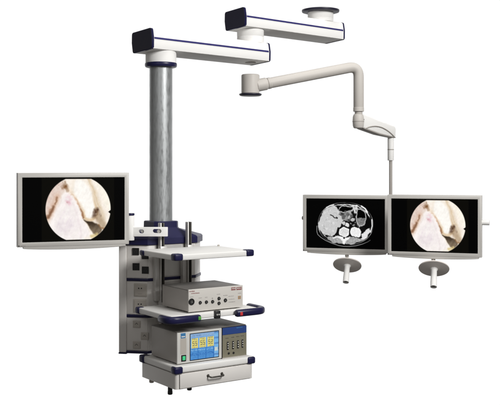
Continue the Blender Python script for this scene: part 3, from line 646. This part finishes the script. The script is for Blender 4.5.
# ---- lower device on the drawer unit
YG = -.552; gx0, gx1, gz0, gz1 = -.212, .232, .712, .877
dev2 = thing('generator_unit', 'grey boxy device with lit blue and yellow touch screen, on the drawer unit', 'medical device', CART @ Matrix.Translation(((gx0 + gx1) / 2, -.41, .7045)))
b = new(); box(b, gx0 + .002, gx1 - .001, YG + .006, -.270, gz0, gz1 - .003, .003, 2); obj('case', b, CASE, dev2, CART)
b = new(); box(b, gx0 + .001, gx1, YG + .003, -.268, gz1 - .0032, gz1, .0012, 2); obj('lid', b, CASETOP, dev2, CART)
yg = YG - .004
xs, _ = face_at(222.0, 340, yg)
b = new(); box(b, gx0, xs - .001, yg, YG + .0058, gz0 - .003, gz1 - .0035, .003, 3)
mark(b, 180.3, 186.4, 338.8, 353.6, yg, 1)
fp = obj('front_panel', b, [FACELT, SOCK], dev2, CART)
b = new(); xa, za = face_at(180.7, 333.4, yg); xb, zb = face_at(185.6, 337.9, yg); box(b, xa, xb, yg - .0012, yg + .002, zb, za, .0006, 1); box(b, xa + .004, xb - .004, yg - .0018, yg, zb + .006, zb + .011, 0, 1, mi=1); obj('badge', b, [BLUEB, WHITEP], fp, CART)
b = new(); xa, za = face_at(181.2, 355.2, yg); xb, zb = face_at(186.0, 361.0, yg); box(b, xa, xb, yg - .003, yg + .002, zb, za, .001, 1); box(b, xa + .006, xb - .006, yg - .0055, yg, zb + .007, za - .006, .0015, 2, mi=1); obj('power_switch', b, [BLACK, GREENS], fp, CART)
x0, zt0 = face_at(190.4, 334.0, yg); x1, zt1 = face_at(218.3, 331.2, yg); _, zb0 = face_at(190.4, 359.9, yg); _, zb1 = face_at(218.3, 356.4, yg); zt, zb = (zt0 + zt1) / 2, (zb0 + zb1) / 2
b = new()
for a in ((x0 - .004, x1 + .004, zt, zt + .004), (x0 - .004, x1 + .004, zb - .004, zb), (x0 - .004, x0, zb, zt), (x1, x1 + .004, zb, zt)): box(b, a[0], a[1], yg - .0016, yg + .001, a[2], a[3], .0004, 1)
sf = obj('screen_frame', b, BLACK, dev2, CART)
picture_grid('touch_screen', panel_picture, ((x0, yg - .0008, zt), (x1, yg - .0008, zt), (x0, yg - .0008, zb)), 200, 140, dev2, CART)
# socket module at the right
b = new(); box(b, xs + .001, gx1 - .001, yg + .002, YG + .0058, gz0 - .003, gz1 - .0035, .001, 1, mi=0)
_, zz0 = face_at(224, 335.0, yg); box(b, xs + .004, gx1 - .001, yg - .0005, yg + .003, zz0, gz1 - .005, .0008, 1, mi=1)
_, zz1 = face_at(224, 358.8, yg); box(b, xs + .004, gx1 - .001, yg - .0005, yg + .003, zz1, zz0 - .001, .0008, 1, mi=2)
box(b, xs + .002, gx1 - .001, yg - .001, yg + .003, gz0 - .002, zz1 - .001, .0008, 1, mi=3)
words(b, 236.5, 328.2, 6, 1.0, .8, -.13, yg - .0005, 4)
for u, v in ((225.5, 338.6), (231.2, 337.6), (236.2, 336.9), (240.8, 336.2)): words(b, u, v, 4, .8, .6, -.1, yg - .0005, 5)
mod = obj('socket_module', b, [BLACK, BLUEP, OLIVE, CASE, BLUEB, DARKP], dev2, CART)
for u, v in ((227.6, 345.7), (232.9, 344.9), (237.8, 344.2), (242.3, 343.4)):
    x, z = face_at(u, v, yg); b = new(); box(b, x - .0056, x + .0056, yg - .0030, yg + .001, z - .0225, z + .0225, .0014, 2)
    for dz in (-.0125, .0, .0125): cyl(b, (x + .001, yg - .0028, z + dz), (x + .001, yg - .0036, z + dz), .0030, .0003, 14, mi=1)
    obj('slot_socket', b, [BLACK, WHITEP], mod, CART)
for u, v in ((228.6, 353.2), (233.4, 352.7)):
    x, z = face_at(u, v, yg); b = new(); lathe(b, [(0, 0), (.006, 0), (.006, .003), (.0045, .0045), (0, .0045)], (x, yg - .0004, z), -Y, 20); obj('knob', b, BLACK, mod, CART)
for x in (gx0 + .03, gx1 - .03):
    for y in (YG + .03, -.30):
        b = new(); lathe(b, [(0, .7045), (.011, .7045), (.012, .707), (.012, .714), (0, .714)], (x, y, 0), n=18); obj('rubber_foot', b, BLACK, dev2, CART)

# ================================================================== LIGHT: a white-lit studio wall behind, a dim room in front, softboxes
w = bpy.data.worlds.new('World'); scene.world = w; w.use_nodes = True; nt = w.node_tree; bgn = nt.nodes['Background']
tc = nt.nodes.new('ShaderNodeTexCoord'); dot = nt.nodes.new('ShaderNodeVectorMath'); dot.operation = 'DOT_PRODUCT'; dot.inputs[1].default_value = (0, 1, 0)
nt.links.new(tc.outputs['Generated'], dot.inputs[0])
mr = nt.nodes.new('ShaderNodeMapRange'); mr.interpolation_type = 'SMOOTHSTEP'; mr.inputs['From Min'].default_value = .42; mr.inputs['From Max'].default_value = .72
nt.links.new(dot.outputs['Value'], mr.inputs['Value'])
sx = nt.nodes.new('ShaderNodeSeparateXYZ'); nt.links.new(tc.outputs['Generated'], sx.inputs[0])
lo = nt.nodes.new('ShaderNodeMapRange'); lo.interpolation_type = 'SMOOTHSTEP'; lo.inputs['From Min'].default_value = -.50; lo.inputs['From Max'].default_value = -.30; nt.links.new(sx.outputs['Z'], lo.inputs['Value'])
hi = nt.nodes.new('ShaderNodeMapRange'); hi.interpolation_type = 'SMOOTHSTEP'; hi.inputs['From Min'].default_value = .60; hi.inputs['From Max'].default_value = .32; nt.links.new(sx.outputs['Z'], hi.inputs['Value'])
m1_ = nt.nodes.new('ShaderNodeMath'); m1_.operation = 'MULTIPLY'; m2_ = nt.nodes.new('ShaderNodeMath'); m2_.operation = 'MULTIPLY'
nt.links.new(lo.outputs[0], m1_.inputs[0]); nt.links.new(hi.outputs[0], m1_.inputs[1]); nt.links.new(m1_.outputs[0], m2_.inputs[0]); nt.links.new(mr.outputs[0], m2_.inputs[1])
mx = nt.nodes.new('ShaderNodeMix'); mx.data_type = 'RGBA'; mx.inputs[6].default_value = (.125, .121, .116, 1); mx.inputs[7].default_value = (1.05, 1.05, 1.05, 1)
nt.links.new(m2_.outputs[0], mx.inputs[0]); nt.links.new(mx.outputs[2], bgn.inputs['Color']); bgn.inputs['Strength'].default_value = 1.

def softbox(name, loc, target, power, sx, sy, col=(1, .994, .982)):
    d = bpy.data.lights.new(name, 'AREA'); d.shape = 'RECTANGLE'; d.size = sx; d.size_y = sy; d.energy = power; d.color = col
    o = bpy.data.objects.new(name, d); COL.objects.link(o); o.location = loc
    o.rotation_euler = (Vector(target) - Vector(loc)).to_track_quat('-Z', 'Y').to_euler(); return o
softbox('key_softbox', (3.5, 1.3, 4.5), (.5, 5.8, 1.7), 368, 1.8, 1.8)
softbox('top_softbox', (.2, 5.2, 5.4), (0, 5.7, 1.5), 70, 2.2, 2.2)
softbox('fill_softbox', (-1.6, .4, 3.7), (-.2, 5.5, 1.4), 26, 1.4, 1.4)

vs = scene.view_settings; vs.view_transform = 'Standard'; vs.look = 'None'; vs.exposure = 0; vs.gamma = 1
scene.render.engine = 'CYCLES'; scene.cycles.use_denoising = True; scene.cycles.max_bounces = 8
